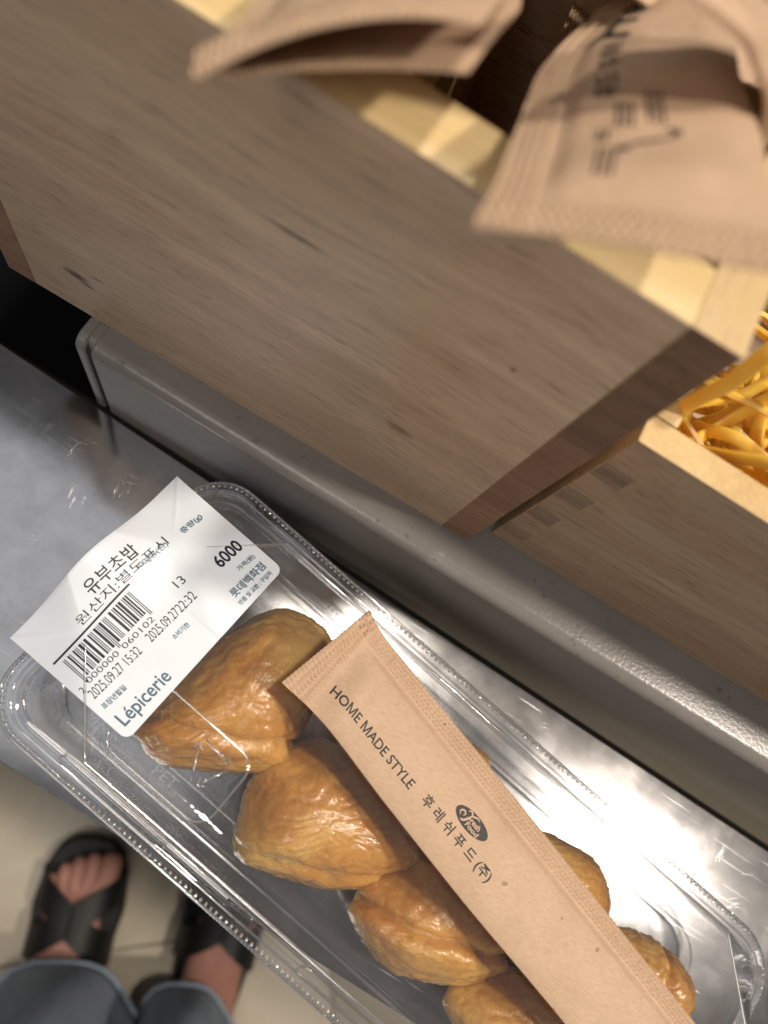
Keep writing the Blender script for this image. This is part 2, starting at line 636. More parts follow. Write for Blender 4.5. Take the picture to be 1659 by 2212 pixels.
# fine curved scuffs left by wiping, in little bundles
M_scuff = simple('scuffed_steel', (0.84, 0.85, 0.87), 0.25, metallic=1.0)
rs = random.Random(5)
parts = []
for q in range(46):
    if q < 34:
        bx, by = rs.uniform(-95, -30), rs.uniform(-88, -12)
    else:
        bx, by = rs.uniform(60, 220), rs.uniform(-30, -6)
    ang, cur, ln_ = rs.uniform(0, 6.28), rs.uniform(-0.12, 0.12), rs.uniform(2.5, 9.0)
    for r_ in range(rs.randint(2, 7)):
        ox, oy = rs.gauss(0, 1.1), rs.gauss(0, 1.1)
        a0 = ang + rs.gauss(0, 0.06)
        L_ = ln_ * rs.uniform(0.4, 1.1)
        pts = []
        x_, y_, a_ = bx + ox - math.cos(a0) * L_ / 2, by + oy - math.sin(a0) * L_ / 2, a0
        for st in range(9):
            pts.append((x_, y_))
            x_ += math.cos(a_) * L_ / 8
            y_ += math.sin(a_) * L_ / 8
            a_ += cur * L_ / 8
        wd = rs.uniform(0.015, 0.05)
        V_, F_ = [], []
        for st, (px_, py_) in enumerate(pts):
            w2 = wd * math.sin(math.pi * (st + 0.25) / 8.5)
            nx_, ny_ = -math.sin(a0), math.cos(a0)
            V_ += [(px_ - nx_ * w2, py_ - ny_ * w2, 0.004), (px_, py_, 0.004 + 0.012), (px_ + nx_ * w2, py_ + ny_ * w2, 0.004)]
        for st in range(8):
            b_ = st * 3
            F_ += [(b_, b_ + 3, b_ + 4, b_ + 1), (b_ + 1, b_ + 4, b_ + 5, b_ + 2)]
        parts.append((V_, F_))
V, F = join_vf(parts)
tag(mk('scuff_marks', V, F, M_scuff, ledge, True), kind='stuff')

# ------------------------------------------------------------------ wooden box with the packets
BA = math.radians(1.15)
wbox = empty('wooden_box', (0, 72.2, 42.0), BA)
tag(wbox, 'tall open-topped pale wooden box full of kraft paper packets', 'wooden box')
XL, XR, TS, TF, HB, DB = -112.0, 36.0, 8.4, 10.6, 116.0, 142.0
# the wood materials use object coordinates, so shift the board meshes into the box frame


def board(name, dims, mat, parent, bev=0.5):
    return box(name, dims, mat, parent, bev)


M_rim_lit = wood('rubberwood_lit_rim', 0, lin((0.90, 0.80, 0.60)), lin((0.83, 0.71, 0.50)), lin((0.6, 0.46, 0.3)), seed=3.1, pore=0.35)  # same wood as the front; warm lamplight on the rim put into the colour
fb = board('front_board', (XL + TS + 0.03, XR - TS - 0.03, -0.06, TF, 0, HB), M_wood_x, wbox, 0.18)
fb.data.materials.append(M_rim_lit)
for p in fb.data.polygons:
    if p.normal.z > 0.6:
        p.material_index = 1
for (a, b) in ((XL, XL + TS), (XR - TS, XR)):
    # side boards are glued up from three strips; their end grain shows in front
    h0 = 0.0
    for hh in (30.0, 45.0, HB - 75.0):
        sb = board('side_board', (a, b, 0.0, DB, h0, h0 + hh), M_wood_y, wbox, 0.12)
        cap = board('end_grain_face', (a + 0.1, b - 0.1, -0.15, 0.2, h0 + 0.08, h0 + hh - 0.08), M_end_strips[len(wbox.children) % 3], sb, 0.1)
        h0 += hh
board('back_board', (XL + TS + 0.15, XR - TS - 0.15, DB - TF, DB - 0.2, 0, HB), M_wood_x, wbox, 0.7)
board('bottom_board', (XL + TS + 0.2, XR - TS - 0.2, TF + 0.1, DB - TF - 0.1, 0.5, 8), M_wood_x, wbox, 0.0)
board('divider', (-38, -32, TF + 0.15, DB - TF - 0.15, 8.1, 60), M_wood_y, wbox, 0.4)

# ------------------------------------------------------------------ lower wooden tray with rubber bands
tray = empty('wooden_tray', (40.9, 78.5, 42.0), math.radians(0.3))
tag(tray, 'lower pale wooden tray with finger joints holding yellow rubber bands', 'wooden tray')
TX, TY, TH = 150.0, 110.0, 78.4


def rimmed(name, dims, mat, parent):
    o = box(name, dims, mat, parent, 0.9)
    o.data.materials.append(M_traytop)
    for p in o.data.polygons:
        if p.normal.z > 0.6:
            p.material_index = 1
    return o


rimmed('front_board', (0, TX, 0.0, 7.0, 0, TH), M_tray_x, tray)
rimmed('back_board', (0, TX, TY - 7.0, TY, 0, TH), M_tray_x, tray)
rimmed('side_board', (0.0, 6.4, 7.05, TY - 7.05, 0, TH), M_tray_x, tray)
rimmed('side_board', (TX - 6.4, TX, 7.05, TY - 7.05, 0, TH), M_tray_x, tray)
box('bottom_board', (6.5, TX - 6.5, 7.1, TY - 7.1, 1, 14), M_tray_x, tray, 0.0)
for zc in (11.5, 29.2, 45.6, 62.4):
    box('finger_joint', (0.6, 7.6, -0.12, 0.8, zc - 3.6, zc + 3.6), M_end2, tray, 0.08)


# ------------------------------------------------------------------ paper packets
def relief(s, t, L, W, crimp0, crimp1, band):
    """embossed seal pattern height (mm) at s along, t across"""
    h = np.zeros_like(s)
    tri = lambda x: 0.5 + 0.5 * np.cos(2 * np.pi * x)
    for on, d in ((crimp0, s), (crimp1, L - s)):
        if on:
            zone = 1 / (1 + np.exp((d - 6.6) / 0.25))
            row = np.floor(d / 1.5)
            brk = np.clip(np.abs(((d / 1.5) % 1.0) - 0.5) * -8 + 3.6, 0, 1)
            h += zone * 0.55 * tri(t / 1.12 + 0.5 * (row % 2)) * (0.35 + 0.65 * brk)
    if band:
        zone = 1 / (1 + np.exp((t - 4.7) / 0.2))
        h += zone * 0.50 * tri(t / 1.0) * (0.45 + 0.55 * tri(s / 1.25 + 0.5 * np.floor(t / 1.0)))
    return h


def packet(name, Lp, Rp, thick=5.0, L=None, crimp0=True, crimp1=True, band=True, ds=0.35, dt=0.3, arch=0.0, wrinkle=0.15, seed=1.0, skew=0.0):
    """Lp, Rp: control points of the sealed edge and of the folded edge (world mm)"""
    Lp, Rp = np.asarray(Lp, float), np.asarray(Rp, float)
    mid = (Lp + Rp) / 2
    length = float(np.sum(np.linalg.norm(np.diff(mid, axis=0), axis=1))) if L is None else L
    W = float(np.mean(np.linalg.norm(Rp - Lp, axis=1)))
    n = max(12, int(length / ds))
    k = max(10, int(W / dt))
    Ad, Bd = catmull(Lp, 600), catmull(Rp, 600)
    cs = np.concatenate([[0], np.cumsum(np.linalg.norm(np.diff((Ad + Bd) / 2, axis=0), axis=1))])
    length = cs[-1]
    tg = np.linspace(0, length, n)
    A = np.column_stack([np.interp(tg, cs, Ad[:, q_]) for q_ in range(3)])
    B = np.column_stack([np.interp(tg, cs, Bd[:, q_]) for q_ in range(3)])
    s = np.linspace(0, length, n)
    T = np.linspace(0, 1, k)
    g = A[:, None, :] * (1 - T)[None, :, None] + B[:, None, :] * T[None, :, None]
    du = np.gradient(g, axis=0)
    dv = np.gradient(g, axis=1)
    nr = np.cross(dv, du)
    nr /= np.linalg.norm(nr, axis=2)[:, :, None]
    if nr[:, :, 2].mean() < 0:
        nr = -nr
    ss, tt = np.meshgrid(s, T * W, indexing='ij')
    body_t = np.clip((tt - 4.9) / (W - 4.9), 0, 1)
    e0 = np.clip((ss - 6.0) / 9.0, 0, 1) if crimp0 else np.ones_like(ss)
    e1 = np.clip((length - 6.0 - ss) / 9.0, 0, 1) if crimp1 else np.ones_like(ss)
    env = (e0 * e0 * (3 - 2 * e0)) * (e1 * e1 * (3 - 2 * e1))
    pil = thick / 2 * env * np.power(np.clip(4 * body_t * (1 - body_t * 0.96), 0, 1), 0.55) * np.clip(body_t / 0.08, 0, 1) ** 0.5
    wr = np.zeros_like(ss)
    for i in range(n):
        for j in range(0, k):
            p = Vector((ss[i, j] * 0.05 + seed * 7, tt[i, j] * 0.09, seed))
            wr[i, j] = noise.noise(p) + 0.5 * noise.noise(p * 2.3)
    wr *= wrinkle * (0.4 + 0.9 * env)
    ar = arch * (1 - (2 * tt / W - 1) ** 2)
    rel = relief(ss, tt, length, W, crimp0, crimp1, band)
    front = g + nr * (ar + pil + wr + 0.12 + rel)[:, :, None]
    back = g + nr * (ar - pil * 0.55 + wr * 0.4 - 0.12)[:, :, None]
    V = np.vstack([front.reshape(-1, 3), back.reshape(-1, 3)])
    F = []
    o = n * k
    for i in range(n - 1):
        for j in range(k - 1):
            a = i * k + j
            F.append((a, a + k, a + k + 1, a + 1))
            F.append((o + a, o + a + 1, o + a + k + 1, o + a + k))
    for i in range(n - 1):
        for j in (0, k - 1):
            a = i * k + j
            q = (a, o + a, o + a + k, a + k)
            F.append(q if j == 0 else q[::-1])
    for j in range(k - 1):
        for i in (0, n - 1):
            a = i * k + j
            q = (a, a + 1, o + a + 1, o + a)
            F.append(q if i == 0 else q[::-1])
    ob = mk(name, V, F, M_kraft, None, True, 50)
    fz = front - nr * rel[:, :, None]

    def place(sv, tv, off=0.07):
        """surface point for print"""
        x = np.clip(sv / length * (n - 1), 0, n - 1.001)
        y = np.clip(tv / W * (k - 1), 0, k - 1.001)
        i, j = int(x), int(y)
        a, b = x - i, y - j
        P = fz[i, j] * (1 - a) * (1 - b) + fz[i + 1, j] * a * (1 - b) + fz[i, j + 1] * (1 - a) * b + fz[i + 1, j + 1] * a * b
        return P + nr[i, j] * off
    return ob, place, length, W


_txt_cache = {}


def text_vf(body, weight=0.0):
    """triangulated outline of a text, fitted to its own bounding box (0..1)"""
    key = (body, weight)
    if key in _txt_cache:
        return _txt_cache[key]
    cu = bpy.data.curves.new('lettering', 'FONT')
    cu.body = body
    cu.size = 1.0
    cu.offset = weight
    cu.resolution_u = 3
    o = bpy.data.objects.new('lettering', cu)
    COL.objects.link(o)
    dg = bpy.context.evaluated_depsgraph_get()
    me = bpy.data.meshes.new_from_object(o.evaluated_get(dg))
    bm = bmesh.new()
    bm.from_mesh(me)
    bmesh.ops.remove_doubles(bm, verts=bm.verts[:], dist=1e-5)
    bmesh.ops.triangulate(bm, faces=bm.faces[:])
    for _ in range(2):
        lg = [e for e in bm.edges if e.calc_length() > 0.22]
        if lg:
            bmesh.ops.subdivide_edges(bm, edges=lg, cuts=1)
            bmesh.ops.triangulate(bm, faces=bm.faces[:])
    V = np.array([v.co[:] for v in bm.verts])
    bm.verts.index_update()
    F = [tuple(v.index for v in f.verts) for f in bm.faces]
    bm.free()
    bpy.data.objects.remove(o)
    bpy.data.curves.remove(cu)
    bpy.data.meshes.remove(me)
    lo, hi = V[:, :2].min(0), V[:, :2].max(0)
    V = (V[:, :2] - lo) / (hi - lo)
    _txt_cache[key] = (V, F, (hi - lo)[0] / (hi - lo)[1])
    return _txt_cache[key]


def text_map(name, body, x0, x1, y0, y1, fn, mat, parent, weight=0.0, dy=0.0):
    """text fitted to the box x0..x1, y0..y1 and laid on a surface by fn(x, y)"""
    V, F, asp = text_vf(body, weight)
    P = [fn(x0 + (x1 - x0) * a, y0 + (y1 - y0) * b + dy * a) for a, b in V]
    return mk(name, P, F, mat, parent)


def strip_map(name, rects, fn, mat, parent, step=0.8):
    """flat printed bars (x0,x1,y0,y1) cut into short pieces so that they follow the surface"""
    parts = []
    for (x0, x1, y0, y1) in rects:
        nx = max(1, int(abs(x1 - x0) / step))
        ny = max(1, int(abs(y1 - y0) / step))
        V = [fn(x0 + (x1 - x0) * i / nx, y0 + (y1 - y0) * j / ny) for i in range(nx + 1) for j in range(ny + 1)]
        F = [(i * (ny + 1) + j, (i + 1) * (ny + 1) + j, (i + 1) * (ny + 1) + j + 1, i * (ny + 1) + j + 1) for i in range(nx) for j in range(ny)]
        parts.append((V, F))
    V, F = join_vf(parts)
    return mk(name, V, F, mat, parent)


# --- the packet lying on the lid
pd = np.array([math.cos(math.radians(-20.1)), math.sin(math.radians(-20.1))])
pn = np.array([pd[1], -pd[0]])
po = np.array([21.0, 39.5])


def PK(s, t, z):
    q = po + pd * s + pn * t
    return (q[0], q[1], z)


Lp = [PK(0, 0.0, 46.6), PK(9.5, 0.9, 45.0), PK(40, 0.8, 45.0), PK(72, 0.7, 45.2), PK(104, 0.8, 45.2), PK(134, 0.9, 45.2), PK(152, 0.9, 45.4)]
Rp = [PK(-0.2, 29.3, 48.0), PK(14.4, 27.3, 46.2), PK(40, 27.6, 46.0), PK(72, 27.5, 46.0), PK(104, 26.6, 46.0), PK(134, 26.6, 46.0), PK(152, 28.0, 46.2)]
pk, pk_at, pkL, pkW = packet('seasoning_packet', Lp, Rp, thick=5.2, wrinkle=0.30, seed=1.3, ds=0.27, dt=0.22)
tag(pk, 'kraft paper stick packet with black lettering lying across the clear lid', 'packet')


def pk_print(s, t):
    return pk_at(s, t, 0.06)


# reading direction runs along s, letters stand towards the sealed edge (small t)
text_map('lettering', 'HO\u041cE \u041cADE STYLE', 8.6, 41.0, 20.9, 18.2, pk_print, M_ink, pk, 0.012, -0.3)
text_map('lettering', '\ud6c4 \ub808 \uc26c \ud478 \ub4dc (\uc8fc)', 45.0, 70.6, 20.7, 17.0, pk_print, M_ink, pk, 0.014)
# oval badge with white script
oc, ot, oa, ob_ = 57.8, 13.4, 5.5, 2.35
Vo = [pk_at(oc, ot, 0.05)]
for rr in (0.5, 1.0):
    for i in range(40):
        a = 2 * math.pi * i / 40
        ca, sa = math.cos(a) * oa * rr, math.sin(a) * ob_ * rr
        Vo.append(pk_at(oc + ca, ot + sa - 0.17 * ca * 0.2, 0.05))
Fo = [(0, 1 + i, 1 + (i + 1) % 40) for i in range(40)] + [(1 + i, 41 + i, 41 + (i + 1) % 40, 1 + (i + 1) % 40) for i in range(40)]
badge = mk('oval_badge', Vo, Fo, M_ink, pk)


def stroke(pts, w, fn, n=24):
    P = catmull([(a, b, 0) for a, b in pts], n)
    V, F = [], []
    for i in range(n):
        d = P[min(i + 1, n - 1)] - P[max(i - 1, 0)]
        d /= (np.linalg.norm(d) + 1e-9)
        q = np.array([-d[1], d[0]])
        ww = w * (0.35 + 0.65 * math.sin(math.pi * (i + 0.6) / (n + 0.2)))
        V += [fn(P[i][0] + q[0] * ww / 2, P[i][1] + q[1] * ww / 2), fn(P[i][0] - q[0] * ww / 2, P[i][1] - q[1] * ww / 2)]
    F = [(2 * i, 2 * i + 2, 2 * i + 3, 2 * i + 1) for i in range(n - 1)]
    return V, F


ob_fn = lambda a, b: pk_at(oc + a, ot + b, 0.09)
scr = [stroke([(-3.6, 0.9), (-4.2, 0.1), (-3.5, -0.6), (-2.7, -0.2), (-2.9, 0.5)], 0.45, ob_fn),
       stroke([(-2.6, -1.4), (-1.8, -1.9), (-0.9, -1.3), (0.4, -1.9), (1.4, -1.7)], 0.5, ob_fn),
       stroke([(-1.0, -1.4), (-1.4, 0.0), (-2.2, 1.3), (-3.0, 1.5)], 0.6, ob_fn),
       stroke([(-1.9, 0.0), (-0.6, -0.3)], 0.35, ob_fn)]
text_f = text_vf('resh', 0.01)
text_map('script_lettering', 'resh', -0.7 + oc, 2.6 + oc, ot + 0.35, ot - 1.15, lambda a, b: pk_at(a + 0.12 * (ot - b), b, 0.09), M_kraft, badge, 0.03)
text_map('script_lettering', 'Food', -0.9 + oc, 3.4 + oc, ot + 1.75, ot + 0.45, lambda a, b: pk_at(a + 0.12 * (ot - b), b, 0.09), M_kraft, badge, 0.03)
V, F = join_vf(scr)
mk('script_swash', V, F, M_kraft, badge)

# --- packets standing in the wooden box
B_L = [(-3.3, 49.5, 177.8), (-3.9, 57.8, 174.2), (-5.9, 73.9, 167.6), (-8.4, 96.4, 157.7), (-7.1, 122.2, 149.7), (-6.5, 134.1, 146.4), (-5.0, 161.5, 138.8)]
B_R = [(24.0, 60.5, 182.5), (22.3, 69.0, 180.0), (20.2, 86.0, 173.4), (13.4, 112.2, 164.6), (12.6, 131.1, 161.9), (13.9, 140.3, 161.6), (18.6, 165.8, 157.0)]
pb, pb_at, bL, bW = packet('seasoning_packet', B_L, B_R, thick=4.0, ds=0.5, dt=0.4, arch=0.4, wrinkle=0.5, seed=4.1)
tag(pb, 'kraft packet with printed brush lettering hanging over the right end of the box rim', 'packet', 'kraft packets standing in the wooden box')
pb_fn = lambda a, b: pb_at(a, b, 0.10)
# blurred print: brush script, small lines and a spoon mark
text_map('brush_lettering', 'Fresh', 58, 86, 12.0, 4.6, lambda a, b: pb_at(a + 0.5 * (8 - b), b, 0.1), M_ink, pb, 0.02)
text_map('lettering', '\ud6c4\ub808\uc26c', 45, 55, 11.6, 8.4, pb_fn, M_ink, pb, 0.012)
text_map('lettering', '\ud478\ub4dc', 34, 43, 11.6, 8.4, pb_fn, M_ink, pb, 0.03)
rc = []
for (a0, a1, b0, n_) in ((24.0, 32.0, 10.8, 3), (26.5, 36.5, 14.4, 3), (12.0, 18.0, 9.4, 3), (19.5, 23.5, 9.0, 2)):
    for q in range(n_):
        rc += [(a0 + (a1 - a0) * i / 8, a0 + (a1 - a0) * (i + 0.7) / 8, b0 + q * 0.85, b0 + q * 0.85 + 0.42) for i in range(8)]
strip_map('small_print', rc, pb_fn, M_ink, pb)
V, F = join_vf([stroke([(18.0, 12.0), (19.4, 13.4), (21.0, 15.6), (22.0, 17.2)], 0.7, pb_fn), stroke([(22.0, 17.2), (23.8, 17.8), (24.6, 16.6)], 0.9, pb_fn), stroke([(17.2, 11.6), (18.4, 12.4)], 1.6, pb_fn)])
mk('spoon_mark', V, F, M_ink, pb)

A_L = [(-35.7, 50.7, 172.0), (-37.4, 54.5, 171.0), (-38.8, 63.3, 167.7), (-40.8, 76.0, 163.6), (-47, 100, 152.0), (-56, 130, 128.0), (-60, 150, 104)]
A_R = [(-14.3, 71.5, 178.2), (-14.6, 76.5, 176.6), (-15.2, 87.2, 173.2), (-17.5, 100, 168.0), (-25, 120, 154.0), (-34, 147, 130), (-38, 164, 106)]
pa, _, _, _ = packet('seasoning_packet', A_L, A_R, thick=3.4, ds=0.7, dt=0.5, arch=2.6, wrinkle=0.4, seed=8.7)
tag(pa, 'blurred kraft packet nearest the lens, its pointed end jutting left over the box rim', 'packet', 'kraft packets standing in the wooden box')

A2L = [(-38.5, 57.0, 165.5), (-39.5, 66.0, 163.5), (-42, 78, 160.0), (-46, 98, 148), (-52, 124, 122), (-55, 140, 98)]
A2R = [(-13.8, 72.5, 171.6), (-14.2, 83.4, 169.0), (-15.0, 95.9, 164.7), (-20, 116, 150), (-26, 140, 124), (-28, 155, 100)]
pa2, _, _, _ = packet('seasoning_packet', A2L, A2R, thick=3.0, ds=0.7, dt=0.5, arch=0.8, wrinkle=0.4, seed=11.2)
tag(pa2, 'shaded kraft packet tucked right under the blurred nearest packet, one lit corner showing', 'packet', 'kraft packets standing in the wooden box')

C_L = [(-5, 78, 187.0), (2.8, 82.9, 184.4), (8.5, 85.5, 182.5), (12.6, 88.6, 179.5), (19.0, 92.8, 172.6), (22, 96, 160.0), (23, 100, 140)]
off = np.array([5.0, 3.0, 1.3]) + np.array([0.08, 0.85, -0.51]) * 25
C_R = [tuple(np.array(p) + off * (1 if i < 4 else 0.97)) for i, p in enumerate(C_L)]
C_R[5] = (25, 120, 146)
C_R[6] = (25, 122, 128)
pc, _, _, _ = packet('seasoning_packet', C_L, C_R, thick=3.0, ds=0.7, dt=0.5, arch=0.3, wrinkle=0.4, seed=15.1, crimp0=False)
tag(pc, 'curved kraft packet seen almost edge-on at the far right of the box', 'packet', 'kraft packets standing in the wooden box')

D_L = [(-9.0, 128, 132), (-12.5, 148, 120), (-15, 168, 112), (-17, 186, 106)]
D_R = [(18, 130, 128), (15, 150, 116), (12.5, 170, 108), (10, 188, 102)]
pdk, _, _, _ = packet('seasoning_packet', D_L, D_R, thick=3.0, ds=0.6, dt=0.4, wrinkle=0.4, seed=19.4)
tag(pdk, 'kraft packet deep in the dark of the box with its ribbed seal showing', 'packet', 'kraft packets standing in the wooden box')

for i_, (yy, lb_) in enumerate(((112, 'unseen kraft packet added flat across the middle of the box top to darken its inside'), (144, 'unseen kraft packet added flat across the rear of the box top to darken its inside'), (176, 'unseen kraft packet added flat along the back rim of the box to darken its inside'))):  # out-of-view packets added to block light and blacken the box interior
    FLp = [(-80, yy, 160), (-50, yy + 1, 164), (-15, yy + 2, 163), (12, yy + 6 + 8 * (i_ == 0), 158 - 6 * (i_ == 0)), (32, yy + 10 + 8 * (i_ == 0), 152)]
    FRp = [(p_[0], p_[1] + 29, p_[2] + 1.0) for p_ in FLp]
    pf_, _, _, _ = packet('seasoning_packet', FLp, FRp, thick=3.0, ds=0.8, dt=0.6, wrinkle=0.4, seed=30.4 + i_)
    tag(pf_, lb_, 'packet', 'kraft packets standing in the wooden box')
E_L = [(40, 132, 166), (30, 140, 165), (16, 150, 160), (-4, 160, 146), (-14, 166, 120)]  # one more packet added at the back right as a light blocker
E_R = [(44, 160, 166), (34, 168, 165), (20, 178, 160), (0, 186, 146), (-10, 190, 120)]
pe, _, _, _ = packet('seasoning_packet', E_L, E_R, thick=3.0, ds=0.8, dt=0.6, wrinkle=0.4, seed=23.4)
tag(pe, 'mostly unseen kraft packet added on the rear right rim to darken the wooden box inside', 'packet', 'kraft packets standing in the wooden box')
gs = [(p[0], p[1], p[2]) for p in [(2, 96, 70), (6, 92, 90), (10, 96, 112)]]
gsr = [(18, 104, 70), (20, 102, 90), (22, 104, 112)]
pg, _, _, _ = packet('green_sachet', gs, gsr, thick=3.0, ds=1.0, dt=0.8, band=False, seed=3.3)
pg.data.materials[0] = M_green
tag(pg, 'small dark green sachet glimpsed inside the wooden box behind the front rim', 'sachet')

# ------------------------------------------------------------------ rubber bands in the tray


def band_mesh(P, w_=2.9, h_=1.6):
    n = len(P)
    V, F = [], []
    cen = P.mean(0)
    for i in range(n):
        t = Vector(P[(i + 1) % n] - P[i - 1]).normalized()
        r = Vector(P[i] - cen)
        e1 = (r - t * r.dot(t)).normalized()
        e2 = t.cross(e1)
        for (a, b) in ((-1, -0.6), (-0.6, -1), (0.6, -1), (1, -0.6), (1, 0.6), (0.6, 1), (-0.6, 1), (-1, 0.6)):
            V.append(P[i] + np.array(e1) * a * h_ / 2 + np.array(e2) * b * w_ / 2)
    for i in range(n):
        for j in range(8):
            F.append((i * 8 + j, i * 8 + (j + 1) % 8, ((i + 1) % n) * 8 + (j + 1) % 8, ((i + 1) % n) * 8 + j))
    return V, F


def loop_pts(ctrl, n=80):
    c = list(ctrl)
    P = catmull(c[-2:] + c + c[:2], (len(c) + 3) * 12 + 1)
    return P[24:24 + len(c) * 12]


def rubber_band(ctrl, label, group='rubber bands heaped in the wooden tray'):
    V, F = band_mesh(loop_pts(ctrl))
    o = mk('rubber_band', V, F, M_rubber, None, True, 60)
    tag(o, label, 'rubber band', group)
    return o


rubber_band([(48.6, 92, 112), (45.8, 89.5, 124), (46.2, 88.6, 135), (46.0, 90, 146), (52, 100, 153), (60, 108, 148), (65, 110, 132), (66, 112, 112), (60, 106, 96), (52, 98, 98)],
            'yellow rubber band standing up and bowing against the tall wooden box')
rubber_band([(61, 92, 112), (66, 91.5, 118), (72, 92, 122), (74, 98, 126), (70, 106, 124), (66, 110, 116), (62, 104, 104), (58, 96, 104)],
            'yellow rubber band looped highest beside the right edge of the picture')
rnd = random.Random(12)
for i in range(18):
    cx_, cy_, cz = rnd.uniform(58, 84), rnd.uniform(96, 128), rnd.uniform(74, 106)
    ra, rb_ = rnd.uniform(12, 24), rnd.uniform(7, 17)
    rot = Matrix.Rotation(rnd.uniform(0, 6.28), 3, 'Z') @ Matrix.Rotation(rnd.uniform(-1.0, 1.0), 3, 'X') @ Matrix.Rotation(rnd.uniform(-0.7, 0.7), 3, 'Y')
    ctrl = []
    for q in range(9):
        a = 2 * math.pi * q / 9
        k_ = rnd.uniform(0.72, 1.2)
        p = rot @ Vector((math.cos(a) * ra * k_, math.sin(a) * rb_ * k_, rnd.uniform(-3, 3)))
        ctrl.append((min(max(cx_ + p.x, 49.3), 120), min(max(cy_ + p.y, 88.0), 170), min(max(cz + p.z, 62), 117)))
    rubber_band(ctrl, 'yellow rubber band tangled in the heap inside the wooden tray')

# ------------------------------------------------------------------ clear clamshell food box
CA = math.radians(-9.9)
food = empty('clear_food_box', (0, 0, 0.0), CA)
tag(food, 'clear plastic clamshell food box with chamfered lid lying on the steel ledge', 'food box')
K = 12


def ring_round(u0, u1, v0, v1, r, z):
    out = []
    for (cu, cv, a0) in ((u1 - r, v1 - r, 0), (u0 + r, v1 - r, 90), (u0 + r, v0 + r, 180), (u1 - r, v0 + r, 270)):
        for q in range(K):
            a = math.radians(a0 + 90 * q / (K - 1))
            out.append((cu + r * math.cos(a), cv + r * math.sin(a), z))
    return out


def ring_oct(u0, u1, v0, v1, c, z):
    out = []
    for (P, Q) in (((u1, v1 - c), (u1 - c, v1)), ((u0 + c, v1), (u0, v1 - c)), ((u0, v0 + c), (u0 + c, v0)), ((u1 - c, v0), (u1, v0 + c))):
        for q in range(K):
            f = q / (K - 1)
            out.append((P[0] + (Q[0] - P[0]) * f, P[1] + (Q[1] - P[1]) * f, z))
    return out


def loft(rings, cap=True):
    V, F = [], []
    n = len(rings[0])
    for r in rings:
        V += r
    for i in range(len(rings) - 1):
        for j in range(n):
            F.append((i * n + j, i * n + (j + 1) % n, (i + 1) * n + (j + 1) % n, (i + 1) * n + j))
    if cap:
        F.append(tuple((len(rings) - 1) * n + j for j in range(n)))
    return V, F


U0, U1, V0, V1 = -48.0, 178.0, -40.3, 51.8


def R_(i, z, r=None):
    return ring_round(U0 + i, U1 - i, V0 + i, V1 - i, max(2.0, (14.5 - i * 0.75) if r is None else r), z)


lid_rings = [R_(0.0, 20.6), R_(0.2, 22.2), R_(0.7, 22.7), R_(1.6, 22.8), R_(2.4, 22.2), R_(4.4, 22.0), R_(5.0, 22.6), R_(5.5, 24.6), R_(6.0, 25.2), R_(6.6, 25.4)]
for i_, z_ in ((7.0, 26.2), (8.4, 36.0)):
    pass
oct_top = ring_oct(-35.5, 164.5, -29.6, 42.2, 21.0, 43.2)
lid_rings += [R_(7.0, 26.4)]
oct_a = ring_oct(-35.9, 164.9, -30.0, 42.6, 21.0, 42.6)
lid_rings += [oct_a, ring_oct(-35.5, 164.5, -29.7, 42.3, 21.0, 43.5), ring_oct(-34.9, 163.9, -29.1, 41.7, 20.7, 44.0), ring_oct(-33.9, 162.9, -28.1, 40.7, 20.4, 43.8)]
V, F = loft(lid_rings)
lid = mk('lid', V, F, M_lid, food, True, 28)

base_rings = [R_(0.3, 20.0), R_(0.9, 21.4), R_(3.0, 21.2), R_(5.2, 21.0), R_(6.2, 20.2), R_(6.8, 18.0), R_(9.6, 4.0, 11.0), R_(10.6, 2.0, 10.4), R_(12.2, 1.0, 9.5), R_(17.0, 0.9, 8.0), R_(17.8, 2.0, 8.0), R_(19.0, 2.3, 7.5)]
V, F = loft(base_rings)
tray_base = mk('base_tray', V, F, M_base, food, True, 40)


# thin ridges that show as lines in the plastic
def ridge(name, pts, r, parent, closed=False):
    V_, F_ = tube(pts, r, 6, closed)
    return mk(name, V_, F_, M_bead, parent, True)


oc_t = ring_oct(-35.2, 164.2, -29.4, 42.0, 20.9, 43.75)
ridge('top_edge', oc_t, 0.5, lid, True)
ridge('wall_foot', R_(7.0, 26.0), 0.35, lid, True)
ridge('snap_rib', R_(3.4, 22.3), 0.35, lid, True)
ridge('rim_edge', R_(0.4, 21.6), 0.45, lid, True)
ridge('base_edge', R_(9.8, 3.4, 11.0), 0.4, tray_base, True)


def rr_loop(u0, u1, v0, v1, r, z, k=7):
    out = []
    for (cu, cv, a0) in ((u1 - r, v1 - r, 0), (u0 + r, v1 - r, 90), (u0 + r, v0 + r, 180), (u1 - r, v0 + r, 270)):
        for q in range(k):
            a = math.radians(a0 + 90 * q / (k - 1))
            out.append((cu + r * math.cos(a), cv + r * math.sin(a), z))
    return out


ridge('emboss_panel', rr_loop(-15.5, 17.0, -23.8, -4.5, 4.5, 44.0), 0.28, lid, True)
ridge('lock_tab', [(p[0], p[1], 25.4 + (p[1] + 36.0) * 1.6) for p in rr_loop(-21, 14, -36.2, -33.2, 1.4, 0)], 0.32, lid, True)
ridge('lock_tab', [(p[0], p[1], 25.4 + (p[1] + 36.0) * 1.6) for p in rr_loop(60, 95, -36.2, -33.2, 1.4, 0)], 0.32, lid, True)

